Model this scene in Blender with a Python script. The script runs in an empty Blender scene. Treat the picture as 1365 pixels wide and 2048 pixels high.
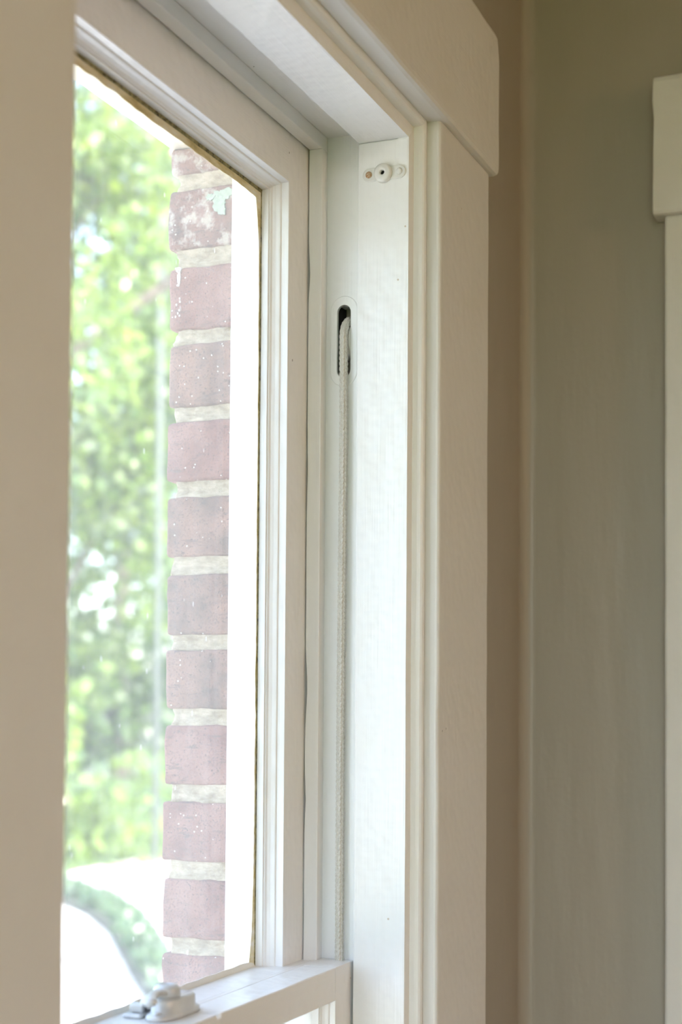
import bpy, bmesh, math, random
import numpy as np
from mathutils import Vector, Matrix, noise

random.seed(7)
RNG = np.random.default_rng(11)
SC = bpy.context.scene
COL = SC.collection

# ------------------------------------------------------------------ camera
YAW, PITCH, ROLL = math.radians(22.0), math.radians(2.0), math.radians(0.4)
fw = Vector((math.cos(YAW) * math.cos(PITCH), math.sin(YAW) * math.cos(PITCH), math.sin(PITCH)))
rt = Vector((math.sin(YAW), -math.cos(YAW), 0))
up = rt.cross(fw)
rt2 = rt * math.cos(ROLL) + up * math.sin(ROLL)
up2 = up * math.cos(ROLL) - rt * math.sin(ROLL)
cam_d = bpy.data.cameras.new('camera')
cam = bpy.data.objects.new('camera', cam_d)
COL.objects.link(cam)
m = Matrix((rt2, up2, -fw)).transposed().to_4x4()
m.translation = Vector((0, -0.525, 1.55))
cam.matrix_world = m
cam_d.sensor_fit = 'VERTICAL'
cam_d.sensor_height = 36
cam_d.sensor_width = 24
cam_d.lens = 3108 / 2048 * 36
cam_d.shift_y = 291 / 2048
cam_d.clip_start = 0.02
cam_d.dof.use_dof = True
cam_d.dof.focus_distance = 1.575
cam_d.dof.aperture_fstop = 4.6
SC.camera = cam

# ------------------------------------------------------------------ world, sun, exposure
SUN_EL, SUN_AZ = math.radians(48), math.radians(250)      # azimuth of the sun seen from the house, from +X towards +Y
world = bpy.data.worlds.new('sky')
SC.world = world
world.use_nodes = True
wn = world.node_tree
sky = wn.nodes.new('ShaderNodeTexSky')
sky.sky_type = 'NISHITA'
sky.sun_disc = False
sky.sun_elevation = SUN_EL
sky.sun_rotation = math.pi / 2 - SUN_AZ
sky.air_density = 1.0
sky.dust_density = 3.0
hazy = wn.nodes.new('ShaderNodeHueSaturation')        # bright hazy sky
hazy.inputs['Saturation'].default_value = 0.85
wn.links.new(sky.outputs[0], hazy.inputs['Color'])
wn.links.new(hazy.outputs[0], wn.nodes['Background'].inputs[0])
wn.nodes['Background'].inputs[1].default_value = 0.33
sun_d = bpy.data.lights.new('sun', 'SUN')
sun_d.energy = 2.6
sun_d.color = (1.0, 0.95, 0.88)
sun_d.angle = math.radians(0.6)
sun = bpy.data.objects.new('sun', sun_d)
COL.objects.link(sun)
sv = Vector((math.cos(SUN_AZ) * math.cos(SUN_EL), math.sin(SUN_AZ) * math.cos(SUN_EL), math.sin(SUN_EL)))
sun.rotation_euler = sv.to_track_quat('Z', 'Y').to_euler()
sun.location = (-3, -5, 8)
FILL_STRENGTH = 6.5  # added fill lamp, warms the faces turned to the room
FILL_COLOR = (1.0, 0.62, 0.33)
vs = SC.view_settings
vs.view_transform = 'Standard'
vs.look = 'None'
vs.gamma = 1
vs.use_curve_mapping = False
vs.exposure = 2.14
cy = SC.cycles                                            # shorter light paths keep the full-size render quick
cy.max_bounces = 6
cy.diffuse_bounces = 4
cy.glossy_bounces = 2
cy.transmission_bounces = 3
cy.transparent_max_bounces = 10
cy.caustics_reflective = False
cy.caustics_refractive = False
cy.adaptive_threshold = 0.03
cy.adaptive_min_samples = 20


# ------------------------------------------------------------------ material helpers
class NT:
    def __init__(s, name):
        s.m = bpy.data.materials.new(name)
        s.m.use_nodes = True
        s.t = s.m.node_tree
        s.b = s.t.nodes['Principled BSDF']
        s.out = s.t.nodes['Material Output']
        s.co = s.t.nodes.new('ShaderNodeTexCoord')

    def n(s, typ, **kw):
        nd = s.t.nodes.new(typ)
        for k, v in kw.items():
            setattr(nd, k, v)
        return nd

    def l(s, a, b):
        s.t.links.new(a, b)

    def mapping(s, scale, src='Object', loc=(0, 0, 0)):
        mp = s.n('ShaderNodeMapping')
        mp.inputs['Scale'].default_value = scale
        mp.inputs['Location'].default_value = loc
        s.l(s.co.outputs[src], mp.inputs['Vector'])
        return mp.outputs[0]

    def noise(s, vec, scale=1.0, detail=3, rough=0.5):
        nd = s.n('ShaderNodeTexNoise')
        nd.inputs['Scale'].default_value = scale
        nd.inputs['Detail'].default_value = detail
        nd.inputs['Roughness'].default_value = rough
        s.l(vec, nd.inputs['Vector'])
        return nd.outputs['Fac']

    def ramp(s, fac, stops):
        r = s.n('ShaderNodeValToRGB')
        el = r.color_ramp.elements
        while len(el) < len(stops):
            el.new(0.5)
        for e, (p, c) in zip(el, stops):
            e.position = p
            e.color = (*c, 1) if len(c) == 3 else c
        s.l(fac, r.inputs[0])
        return r.outputs[0]

    def mix(s, fac, a, b, mode='MIX'):
        nd = s.n('ShaderNodeMix')
        nd.data_type = 'RGBA'
        nd.blend_type = mode
        for sock, v in ((nd.inputs[0], fac), (nd.inputs[6], a), (nd.inputs[7], b)):
            if isinstance(v, (int, float)):
                sock.default_value = v
            elif isinstance(v, tuple):
                sock.default_value = (*v, 1)
            else:
                s.l(v, sock)
        return nd.outputs[2]

    def math(s, op, a, b=0.0, clamp=False):
        nd = s.n('ShaderNodeMath')
        nd.operation = op
        nd.use_clamp = clamp
        for sock, v in ((nd.inputs[0], a), (nd.inputs[1], b)):
            if isinstance(v, (int, float)):
                sock.default_value = v
            else:
                s.l(v, sock)
        return nd.outputs[0]

    def bump(s, h, strength=0.3, dist=0.001, normal=None):
        nd = s.n('ShaderNodeBump')
        nd.inputs['Strength'].default_value = strength
        nd.inputs['Distance'].default_value = dist
        s.l(h, nd.inputs['Height'])
        if normal is not None:
            s.l(normal, nd.inputs['Normal'])
        return nd.outputs[0]


def specks(t, vec, scale, keep, size):
    """sparse round specks: 1 inside, 0 outside"""
    v = t.n('ShaderNodeTexVoronoi')
    v.inputs['Scale'].default_value = scale
    t.l(vec, v.inputs['Vector'])
    sp = t.n('ShaderNodeSeparateColor')
    t.l(v.outputs['Color'], sp.inputs[0])
    on = t.math('GREATER_THAN', sp.outputs[0], keep)
    near = t.math('LESS_THAN', v.outputs['Distance'], size)
    return t.math('MULTIPLY', on, near)


def paint(name, axis='Z', base=(0.86, 0.86, 0.855), cream=(0.85, 0.84, 0.80), rough=0.32, dirt=True, bump=0.7):
    """old brushed enamel: streaks along the board, lumps, specks of dirt"""
    t = NT(name)
    k = {'Z': (1, 1, 0.02), 'X': (0.02, 1, 1), 'Y': (1, 0.02, 1)}[axis]
    st = t.noise(t.mapping(tuple(520 * q for q in k)), 1.0, 1, 0.6)
    lump = t.noise(t.mapping((55, 55, 55)), 1.0, 1, 0.55)
    blot = t.noise(t.mapping((7, 7, 7)), 1.0, 1, 0.5)
    col = t.mix(t.ramp(blot, [(0.35, (0, 0, 0)), (0.7, (1, 1, 1))]), base, cream)
    if dirt:
        s1 = specks(t, t.mapping((1, 1, 0.6)), 85, 0.972, 0.07)
        col = t.mix(t.math('MULTIPLY', s1, 0.85), col, (0.09, 0.06, 0.045))
        s2 = specks(t, t.mapping((1, 1, 1), loc=(3, 1, 2)), 40, 0.965, 0.045)
        col = t.mix(t.math('MULTIPLY', s2, 0.6), col, (0.45, 0.30, 0.14))
    t.l(col, t.b.inputs['Base Color'])
    t.b.inputs['Roughness'].default_value = rough
    hgt = t.math('ADD', t.math('MULTIPLY', st, 0.13), lump)
    t.l(t.bump(hgt, bump, 0.0024), t.b.inputs['Normal'])
    return t.m


M = {}
M['paint_v'] = paint('white_enamel_vertical', 'Z')
M['paint_h'] = paint('white_enamel_horizontal', 'X')
M['casing_v'] = paint('casing_enamel_vertical', 'Z', (0.74, 0.72, 0.685), (0.73, 0.705, 0.655), 0.36, bump=0.45)
M['casing_h'] = paint('casing_enamel_horizontal', 'X', (0.74, 0.72, 0.685), (0.73, 0.705, 0.655), 0.36, bump=0.45)
M['exterior_white'] = paint('exterior_white_paint', 'Z', (0.83, 0.82, 0.78), (0.80, 0.77, 0.68), 0.5, dirt=False)
M['exterior_cream'] = paint('exterior_cream_paint', 'X', (0.76, 0.70, 0.58), (0.70, 0.60, 0.44), 0.55, dirt=False)
M['metal_paint'] = paint('painted_hardware', 'Z', (0.76, 0.75, 0.71), (0.70, 0.68, 0.61), 0.3, dirt=True, bump=0.5)

t = NT('satin_lock_paint')
t.l(t.ramp(t.noise(t.mapping((60, 60, 60))), [(0.3, (0.60, 0.61, 0.62)), (0.75, (0.74, 0.74, 0.73))]), t.b.inputs['Base Color'])
t.b.inputs['Roughness'].default_value = 0.28
t.b.inputs['Metallic'].default_value = 0.15
t.l(t.bump(t.noise(t.mapping((150, 150, 150))), 0.3, 0.0008), t.b.inputs['Normal'])
M['lock'] = t.m

t = NT('rust')
t.l(t.ramp(t.noise(t.mapping((600, 600, 600))), [(0.35, (0.38, 0.16, 0.04)), (0.7, (0.62, 0.50, 0.34))]), t.b.inputs['Base Color'])
t.b.inputs['Roughness'].default_value = 0.8
M['rust'] = t.m

t = NT('dark_cavity')
t.b.inputs['Base Color'].default_value = (0.018, 0.015, 0.013, 1)
t.b.inputs['Roughness'].default_value = 0.9
M['dark'] = t.m


def plaster(name, c1, c2):
    t = NT(name)
    big = t.noise(t.mapping((4, 4, 2)), 1, 3)
    col = t.mix(big, c1, c2)
    sp = specks(t, t.mapping((1, 1, 1), loc=(2, 3, 1)), 30, 0.985, 0.05)
    col = t.mix(t.math('MULTIPLY', sp, 0.7), col, (0.06, 0.045, 0.03))
    t.l(col, t.b.inputs['Base Color'])
    t.b.inputs['Roughness'].default_value = 0.42
    drip = t.noise(t.mapping((26, 26, 5)), 1, 3, 0.5)
    fine = t.noise(t.mapping((160, 160, 110)), 1, 3, 0.5)
    n1 = t.bump(drip, 0.28, 0.008)
    t.l(t.bump(fine, 0.25, 0.001, n1), t.b.inputs['Normal'])
    return t.m


M['wall'] = plaster('taupe_wall_paint', (0.405, 0.36, 0.29), (0.375, 0.335, 0.27))
M['ceiling'] = plaster('ceiling_paint', (0.72, 0.69, 0.63), (0.70, 0.66, 0.60))

t = NT('oak_floor')
w = t.noise(t.mapping((2, 40, 40)), 1, 4)
t.l(t.ramp(w, [(0.3, (0.20, 0.10, 0.045)), (0.7, (0.36, 0.20, 0.10))]), t.b.inputs['Base Color'])
t.b.inputs['Roughness'].default_value = 0.35
M['floor'] = t.m

# window glass: clear pane with a thin film of dust, streaks and droplets
t = NT('dusty_window_glass')
t.t.nodes.remove(t.b)
tr = t.n('ShaderNodeBsdfTransparent')
tr.inputs[0].default_value = (0.975, 0.99, 0.98, 1)
gl = t.n('ShaderNodeBsdfGlossy')
gl.inputs['Roughness'].default_value = 0.015
lw = t.n('ShaderNodeLayerWeight')
lw.inputs[0].default_value = 0.5
frs = t.math('ADD', t.math('MULTIPLY', t.math('POWER', lw.outputs['Facing'], 5.0), 0.96), 0.04)
wav = t.bump(t.noise(t.mapping((9, 9, 5)), 1, 2), 0.15, 0.002)
t.l(wav, gl.inputs['Normal'])
mx1 = t.n('ShaderNodeMixShader')
t.l(frs, mx1.inputs[0])
t.l(tr.outputs[0], mx1.inputs[1])
t.l(gl.outputs[0], mx1.inputs[2])
du = t.n('ShaderNodeBsdfTranslucent')
du.inputs[0].default_value = (0.94, 0.92, 0.88, 1)
dd = t.n('ShaderNodeBsdfDiffuse')
dd.inputs[0].default_value = (0.92, 0.90, 0.86, 1)
ad = t.n('ShaderNodeMixShader')
ad.inputs[0].default_value = 0.25
t.l(du.outputs[0], ad.inputs[1])
t.l(dd.outputs[0], ad.inputs[2])
film = t.ramp(t.noise(t.mapping((5, 5, 3)), 1, 4, 0.6), [(0.3, (0.055,) * 3), (0.75, (0.10,) * 3)])
stk = t.ramp(t.noise(t.mapping((120, 120, 2.0)), 1, 3, 0.6), [(0.45, (0, 0, 0)), (0.85, (0.045,) * 3)])
rot = t.n('ShaderNodeMapping')
rot.inputs['Rotation'].default_value = (0, math.radians(38), 0)
rot.inputs['Scale'].default_value = (6, 6, 220)
t.l(t.co.outputs['Object'], rot.inputs['Vector'])
scr = t.ramp(t.noise(rot.outputs[0], 1, 2, 0.6), [(0.62, (0, 0, 0)), (0.9, (0.06,) * 3)])
drop = t.math('MULTIPLY', specks(t, t.mapping((1, 1, 0.55)), 110, 0.955, 0.16), 0.22)
fac = t.math('ADD', film, stk)
fac = t.math('ADD', fac, scr)
fac = t.math('ADD', fac, drop, clamp=True)
mx2 = t.n('ShaderNodeMixShader')
t.l(fac, mx2.inputs[0])
t.l(mx1.outputs[0], mx2.inputs[1])
t.l(ad.outputs[0], mx2.inputs[2])
t.l(mx2.outputs[0], t.out.inputs[0])
M['glass'] = t.m

t = NT('yellowed_putty')
t.l(t.ramp(t.noise(t.mapping((22, 90, 60)), 1, 4, 0.6), [(0.22, (0.34, 0.26, 0.09)), (0.40, (0.62, 0.51, 0.24)), (0.52, (0.76, 0.68, 0.44)), (0.66, (0.84, 0.81, 0.70))]), t.b.inputs['Base Color'])
t.b.inputs['Roughness'].default_value = 0.5
t.l(t.bump(t.noise(t.mapping((300, 300, 300))), 0.6, 0.001), t.b.inputs['Normal'])
M['putty'] = t.m

t = NT('cracked_putty_edge')
t.l(t.ramp(t.noise(t.mapping((160, 160, 160)), 1, 4, 0.7), [(0.35, (0.05, 0.04, 0.025)), (0.5, (0.24, 0.22, 0.10)), (0.7, (0.42, 0.38, 0.20))]), t.b.inputs['Base Color'])
t.b.inputs['Roughness'].default_value = 0.8
M['putty_dark'] = t.m


def brick_mat(name, c1, c2, c3, splash=False):
    t = NT(name)
    oi = t.n('ShaderNodeObjectInfo')
    off = t.n('ShaderNodeVectorMath')
    off.operation = 'ADD'
    mul = t.math('MULTIPLY', oi.outputs['Random'], 37.0)
    t.l(t.co.outputs['Object'], off.inputs[0])
    t.l(mul, off.inputs[1])

    def mp(s):
        q = t.n('ShaderNodeMapping')
        q.inputs['Scale'].default_value = s
        t.l(off.outputs[0], q.inputs['Vector'])
        return q.outputs[0]
    a = t.noise(mp((28, 28, 28)), 1, 4, 0.6)
    col = t.ramp(a, [(0.3, c1), (0.5, c2), (0.72, c3)])
    pit = t.noise(mp((520, 520, 520)), 1, 3, 0.7)
    col = t.mix(t.ramp(pit, [(0.34, (0.9,) * 3), (0.45, (0, 0, 0))]), col, (0.085, 0.06, 0.055))
    streak = t.noise(mp((60, 40, 210)), 1, 4, 0.7)
    col = t.mix(t.ramp(streak, [(0.33, (0.7,) * 3), (0.43, (0, 0, 0))]), col, (0.15, 0.10, 0.085))
    grit = specks(t, mp((1, 1, 1)), 210, 0.93, 0.2)
    col = t.mix(t.math('MULTIPLY', grit, 0.75), col, (0.72, 0.66, 0.60))
    if splash:
        s2 = t.ramp(t.noise(mp((55, 55, 55)), 1, 4, 0.65), [(0.50, (0, 0, 0)), (0.62, (1, 1, 1))])
        col = t.mix(t.math('MULTIPLY', s2, 0.55), col, (0.66, 0.61, 0.53))
    else:
        s2 = specks(t, mp((1, 1.3, 0.7)), 120, 0.962, 0.11)
        col = t.mix(t.math('MULTIPLY', s2, 0.8), col, (0.72, 0.69, 0.64))
    t.l(col, t.b.inputs['Base Color'])
    t.b.inputs['Roughness'].default_value = 0.85
    n1 = t.bump(pit, 0.6, 0.0015)
    t.l(t.bump(a, 0.5, 0.004, n1), t.b.inputs['Normal'])
    return t.m


M['brick_a'] = brick_mat('rose_brick', (0.22, 0.105, 0.085), (0.30, 0.155, 0.125), (0.37, 0.205, 0.165))
M['brick_b'] = brick_mat('grey_brown_brick', (0.18, 0.12, 0.095), (0.28, 0.165, 0.125), (0.38, 0.215, 0.16))
M['brick_c'] = brick_mat('paint_smeared_brick', (0.16, 0.105, 0.09), (0.27, 0.145, 0.115), (0.31, 0.17, 0.14), True)

t = NT('cream_mortar')
a = t.noise(t.mapping((90, 60, 130)), 1, 5, 0.65)
g = t.noise(t.mapping((700, 700, 700)), 1, 3, 0.7)
col = t.ramp(a, [(0.3, (0.34, 0.265, 0.17)), (0.66, (0.66, 0.56, 0.43))])
col = t.mix(t.ramp(g, [(0.3, (0.6,) * 3), (0.42, (0, 0, 0))]), col, (0.33, 0.28, 0.21))
t.l(col, t.b.inputs['Base Color'])
t.b.inputs['Roughness'].default_value = 0.95
t.l(t.bump(g, 0.8, 0.002), t.b.inputs['Normal'])
M['mortar'] = t.m

t = NT('white_paint_splash')
t.b.inputs['Base Color'].default_value = (0.85, 0.84, 0.80, 1)
t.b.inputs['Roughness'].default_value = 0.5
M['splash'] = t.m
t = NT('mint_paint_patch')
t.l(t.ramp(t.noise(t.mapping((200, 200, 200))), [(0.35, (0.33, 0.39, 0.31)), (0.6, (0.44, 0.51, 0.41))]), t.b.inputs['Base Color'])
t.b.inputs['Roughness'].default_value = 0.6
M['mint'] = t.m

t = NT('cotton_sash_cord')
t.l(t.ramp(t.noise(t.mapping((900, 900, 900)), 1, 2), [(0.3, (0.56, 0.53, 0.46)), (0.7, (0.74, 0.72, 0.66))]), t.b.inputs['Base Color'])
t.b.inputs['Roughness'].default_value = 0.85
M['cord'] = t.m


def leaf_mat(name, c1, c2):
    t = NT(name)
    t.t.nodes.remove(t.b)
    gi = t.n('ShaderNodeNewGeometry')
    col = t.ramp(gi.outputs['Random Per Island'], [(0.0, c1), (1.0, c2)])
    d = t.n('ShaderNodeBsdfDiffuse')
    tl = t.n('ShaderNodeBsdfTranslucent')
    gs = t.n('ShaderNodeBsdfGlossy')
    gs.inputs['Roughness'].default_value = 0.25
    t.l(col, d.inputs[0])
    hs = t.n('ShaderNodeHueSaturation')
    hs.inputs['Hue'].default_value = 0.475
    hs.inputs['Saturation'].default_value = 1.1
    hs.inputs['Value'].default_value = 1.5
    t.l(col, hs.inputs['Color'])
    t.l(hs.outputs[0], tl.inputs[0])
    m1 = t.n('ShaderNodeMixShader')
    m1.inputs[0].default_value = 0.45
    t.l(d.outputs[0], m1.inputs[1])
    t.l(tl.outputs[0], m1.inputs[2])
    m2 = t.n('ShaderNodeMixShader')
    m2.inputs[0].default_value = 0.08
    t.l(m1.outputs[0], m2.inputs[1])
    t.l(gs.outputs[0], m2.inputs[2])
    t.l(m2.outputs[0], t.out.inputs[0])
    return t.m


M['leaf_lime'] = leaf_mat('lime_leaves', (0.06, 0.13, 0.02), (0.22, 0.32, 0.06))
M['leaf_mid'] = leaf_mat('mid_green_leaves', (0.045, 0.10, 0.025), (0.13, 0.22, 0.06))
M['leaf_cool'] = leaf_mat('cool_green_leaves', (0.04, 0.09, 0.045), (0.11, 0.19, 0.09))


def plain(name, c, r=0.8, scale=20, var=0.15):
    t = NT(name)
    a = t.noise(t.mapping((scale,) * 3), 1, 4)
    t.l(t.mix(a, tuple(q * (1 - var) for q in c), tuple(min(1, q * (1 + var)) for q in c)), t.b.inputs['Base Color'])
    t.b.inputs['Roughness'].default_value = r
    return t.m


M['bark'] = plain('grey_brown_bark', (0.13, 0.105, 0.085), 0.9, 12, 0.4)
M['concrete'] = plain('pale_concrete', (0.66, 0.645, 0.625), 0.85, 3, 0.08)
M['lawn'] = plain('lawn_green', (0.09, 0.15, 0.05), 0.95, 6, 0.35)
M['soil'] = plain('dark_bed_soil', (0.07, 0.075, 0.06), 0.95, 8, 0.3)
M['pole'] = plain('pale_galvanised_pole', (0.10, 0.115, 0.11), 0.8, 8, 0.08)
M['brass'] = plain('lamp_metal', (0.5, 0.4, 0.25), 0.4, 8, 0.08)
t = NT('fill_lamp_glow')
t.b.inputs['Base Color'].default_value = (0.9, 0.86, 0.78, 1)
t.b.inputs['Emission Color'].default_value = (*FILL_COLOR, 1)
t.b.inputs['Emission Strength'].default_value = FILL_STRENGTH
M['glow'] = t.m


# ------------------------------------------------------------------ geometry helpers
def link(name, bm, mat, parent=None, smooth=False, bev=None):
    me = bpy.data.meshes.new(name)
    bmesh.ops.recalc_face_normals(bm, faces=bm.faces)
    bm.to_mesh(me)
    bm.free()
    me.materials.append(M[mat])
    if smooth:
        for p in me.polygons:
            p.use_smooth = True
    o = bpy.data.objects.new(name, me)
    COL.objects.link(o)
    o.parent = parent
    if bev:
        md = o.modifiers.new('bevel', 'BEVEL')
        md.width = bev
        md.segments = 2
        md.limit_method = 'ANGLE'
        md.angle_limit = math.radians(50)
    return o


def tag(o, label, cat=None, group=None, kind=None):
    o['label'] = label
    if cat:
        o['category'] = cat
    if group:
        o['group'] = group
    if kind:
        o['kind'] = kind
    return o


def empty(name, loc=(0, 0, 0)):
    o = bpy.data.objects.new(name, None)
    o.empty_display_size = 0.05
    o.location = loc
    COL.objects.link(o)
    return o


def box(bm, x0, x1, y0, y1, z0, z1):
    vs_ = [bm.verts.new((x, y, z)) for x in (x0, x1) for y in (y0, y1) for z in (z0, z1)]
    for f in ((0, 1, 3, 2), (4, 6, 7, 5), (0, 4, 5, 1), (2, 3, 7, 6), (0, 2, 6, 4), (1, 5, 7, 3)):
        bm.faces.new([vs_[i] for i in f])


def wobble(bm, amp=0.0004, freq=14.0, seed=0.0):
    """hand-made unevenness: push vertices a little by smooth noise"""
    for v in bm.verts:
        p = v.co * freq + Vector((seed, seed * 1.7, -seed))
        v.co += Vector((noise.noise(p), noise.noise(p + Vector((31, 7, 3))), noise.noise(p + Vector((5, 43, 17))))) * amp


def cut(bm, axis, lo, hi, step):
    """slice a mesh across its length so that it can be made uneven"""
    n = int((hi - lo) / step)
    no = Vector((axis == 'X', axis == 'Y', axis == 'Z'))
    for i in range(1, n):
        q = lo + (hi - lo) * i / n
        bmesh.ops.bisect_plane(bm, geom=bm.verts[:] + bm.edges[:] + bm.faces[:], plane_co=no * q, plane_no=no)


XC = 1.1526                      # centre line of the window


def mx(x):
    return 2 * XC - x


def prism(bm, prof, rect, side):
    """sweep a closed (u, y) profile along one side of a rectangle in the wall plane, mitred at both ends.
    u is the distance outwards from the rectangle."""
    x0, x1, z0, z1 = rect
    ends = []
    for e in (0, 1):
        ring = []
        for u, y in prof:
            if side == 'R':
                p = (x1 + u, y, z1 + u if e else z0 - u)
            elif side == 'L':
                p = (x0 - u, y, z1 + u if e else z0 - u)
            elif side == 'T':
                p = (x1 + u if e else x0 - u, y, z1 + u)
            else:
                p = (x1 + u if e else x0 - u, y, z0 - u)
            ring.append(bm.verts.new(p))
        ends.append(ring)
    n = len(prof)
    for i in range(n):
        j = (i + 1) % n
        bm.faces.new((ends[0][i], ends[0][j], ends[1][j], ends[1][i]))
    bm.faces.new(ends[0])
    bm.faces.new(ends[1][::-1])


def cyl(bm, p0, p1, r0, r1=None, seg=20, cap=True):
    r1 = r0 if r1 is None else r1
    p0, p1 = Vector(p0), Vector(p1)
    d = (p1 - p0).normalized()
    a = d.orthogonal().normalized()
    b = d.cross(a)
    rings = []
    for p, r in ((p0, r0), (p1, r1)):
        rings.append([bm.verts.new(p + (a * math.cos(2 * math.pi * i / seg) + b * math.sin(2 * math.pi * i / seg)) * r) for i in range(seg)])
    for i in range(seg):
        j = (i + 1) % seg
        bm.faces.new((rings[0][i], rings[0][j], rings[1][j], rings[1][i]))
    if cap:
        bm.faces.new(rings[0][::-1])
        bm.faces.new(rings[1])


def lathe(bm, prof, origin, axis, seg=28, hole=False):
    """revolve (radius, height) pairs about an axis"""
    origin, axis = Vector(origin), Vector(axis).normalized()
    a = axis.orthogonal().normalized()
    b = axis.cross(a)
    rings = []
    for r, h in prof:
        rings.append([bm.verts.new(origin + axis * h + (a * math.cos(2 * math.pi * i / seg) + b * math.sin(2 * math.pi * i / seg)) * r) for i in range(seg)])
    for k in range(len(rings) - 1):
        for i in range(seg):
            j = (i + 1) % seg
            bm.faces.new((rings[k][i], rings[k][j], rings[k + 1][j], rings[k + 1][i]))
    if not hole:
        bm.faces.new(rings[0][::-1])
        bm.faces.new(rings[-1])


def stadium(cy, cz, half_w, half_h, n=12):
    """outline of an upright slot with round ends in the (y, z) plane"""
    pts = []
    s = half_h - half_w
    for i in range(n + 1):
        a = math.pi * i / n
        pts.append((cy + half_w * math.cos(a), cz + s + half_w * math.sin(a)))
    for i in range(n + 1):
        a = math.pi + math.pi * i / n
        pts.append((cy + half_w * math.cos(a), cz - s + half_w * math.sin(a)))
    return pts


# ================================================================== LARGE STRUCTURE
LX = -1.85                        # face of the wall on the left
RX = 1.912                        # face of the wall on the right
JX, HZ = 1.486, 2.151             # jamb face, head jamb soffit
SILL = 0.52
LJ = mx(JX)

# window wall (plaster) with its opening
bm = bmesh.new()
ox0, ox1, oz0, oz1 = mx(1.512), 1.512, SILL - 0.06, 2.176
W2 = -0.8732                      # the neighbouring window stands this far along the wall, sharing one casing board
box(bm, LX, ox0 + W2, 0, 0.15, 0, 2.75)
box(bm, ox1 + W2, ox0, 0, 0.15, 0, 2.75)
box(bm, ox0 + W2, ox1 + W2, 0, 0.15, oz1, 2.75)
box(bm, ox0 + W2, ox1 + W2, 0, 0.15, 0, oz0)
box(bm, ox1, RX + 0.15, 0, 0.15, 0, 2.75)
box(bm, ox0, ox1, 0, 0.15, oz1, 2.75)
box(bm, ox0, ox1, 0, 0.15, 0, oz0)
tag(link('wall_front', bm, 'wall'), 'taupe plaster wall around the window', kind='structure')

# wall on the right, with an opening for the neighbouring door and a soft plaster corner
DY0, DY1, DZ = -1.13, -0.352, 2.150
bm = bmesh.new()
box(bm, RX, RX + 0.15, DY1, 0.15, 0, 2.75)
box(bm, RX, RX + 0.15, -4.0, DY0, 0, 2.75)
box(bm, RX, RX + 0.15, DY0, DY1, DZ, 2.75)
R = 0.018
ring0, ring1 = [], []
for i in range(9):
    a = math.pi / 2 * i / 8
    p = (RX - R + R * math.sin(a), -R + R * math.cos(a))
    wv = 0.0012
    ring0.append(bm.verts.new((p[0], p[1], 0)))
    ring1.append(bm.verts.new((p[0], p[1], 2.75)))
c0, c1 = bm.verts.new((RX, 0, 0)), bm.verts.new((RX, 0, 2.75))
for i in range(8):
    bm.faces.new((ring0[i], ring0[i + 1], ring1[i + 1], ring1[i]))
tag(link('wall_right', bm, 'wall'), 'taupe plaster wall meeting the window wall in a soft corner', kind='structure')

bm = bmesh.new()
box(bm, LX, RX + 0.15, -4.15, -4.0, 0, 2.75)
tag(link('wall_back', bm, 'wall'), 'taupe plaster wall opposite the window', kind='structure')
bm = bmesh.new()
LW = (-1.9, -0.05, 0.05, 2.68)       # unseen opening, added and sized to throw daylight across the room
box(bm, LX - 0.15, LX, -4.15, LW[0], 0, 2.75)
box(bm, LX - 0.15, LX, LW[1], 0.15, 0, 2.75)
box(bm, LX - 0.15, LX, LW[0], LW[1], 0, LW[2])
box(bm, LX - 0.15, LX, LW[0], LW[1], LW[3], 2.75)
tag(link('wall_left', bm, 'wall'), 'taupe plaster wall far left of the window', kind='structure')
bm = bmesh.new()
box(bm, LX - 0.15, RX + 0.15, -4.15, 0.0, -0.1, 0)
tag(link('floor', bm, 'floor'), 'brown wooden floor of the room', kind='structure')
bm = bmesh.new()
box(bm, LX - 0.15, RX + 0.15, -4.15, 0.15, 2.75, 2.9)
tag(link('ceiling', bm, 'ceiling'), 'pale painted ceiling of the room', kind='structure')

# ------------------------------------------------------------------ the window frame
win = tag(empty('window_1', (XC, 0, SILL)), 'white painted double hung window frame with flat casing', kind='structure')


def wpart(name, bm, mat, parent=None, smooth=False, bev=None):
    o = link(name, bm, mat, None, smooth, bev)
    par = parent or win
    o.parent = par
    o.matrix_parent_inverse = Matrix.Translation(-(win.location)) if par is win else Matrix.Identity(4)
    return o


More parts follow.
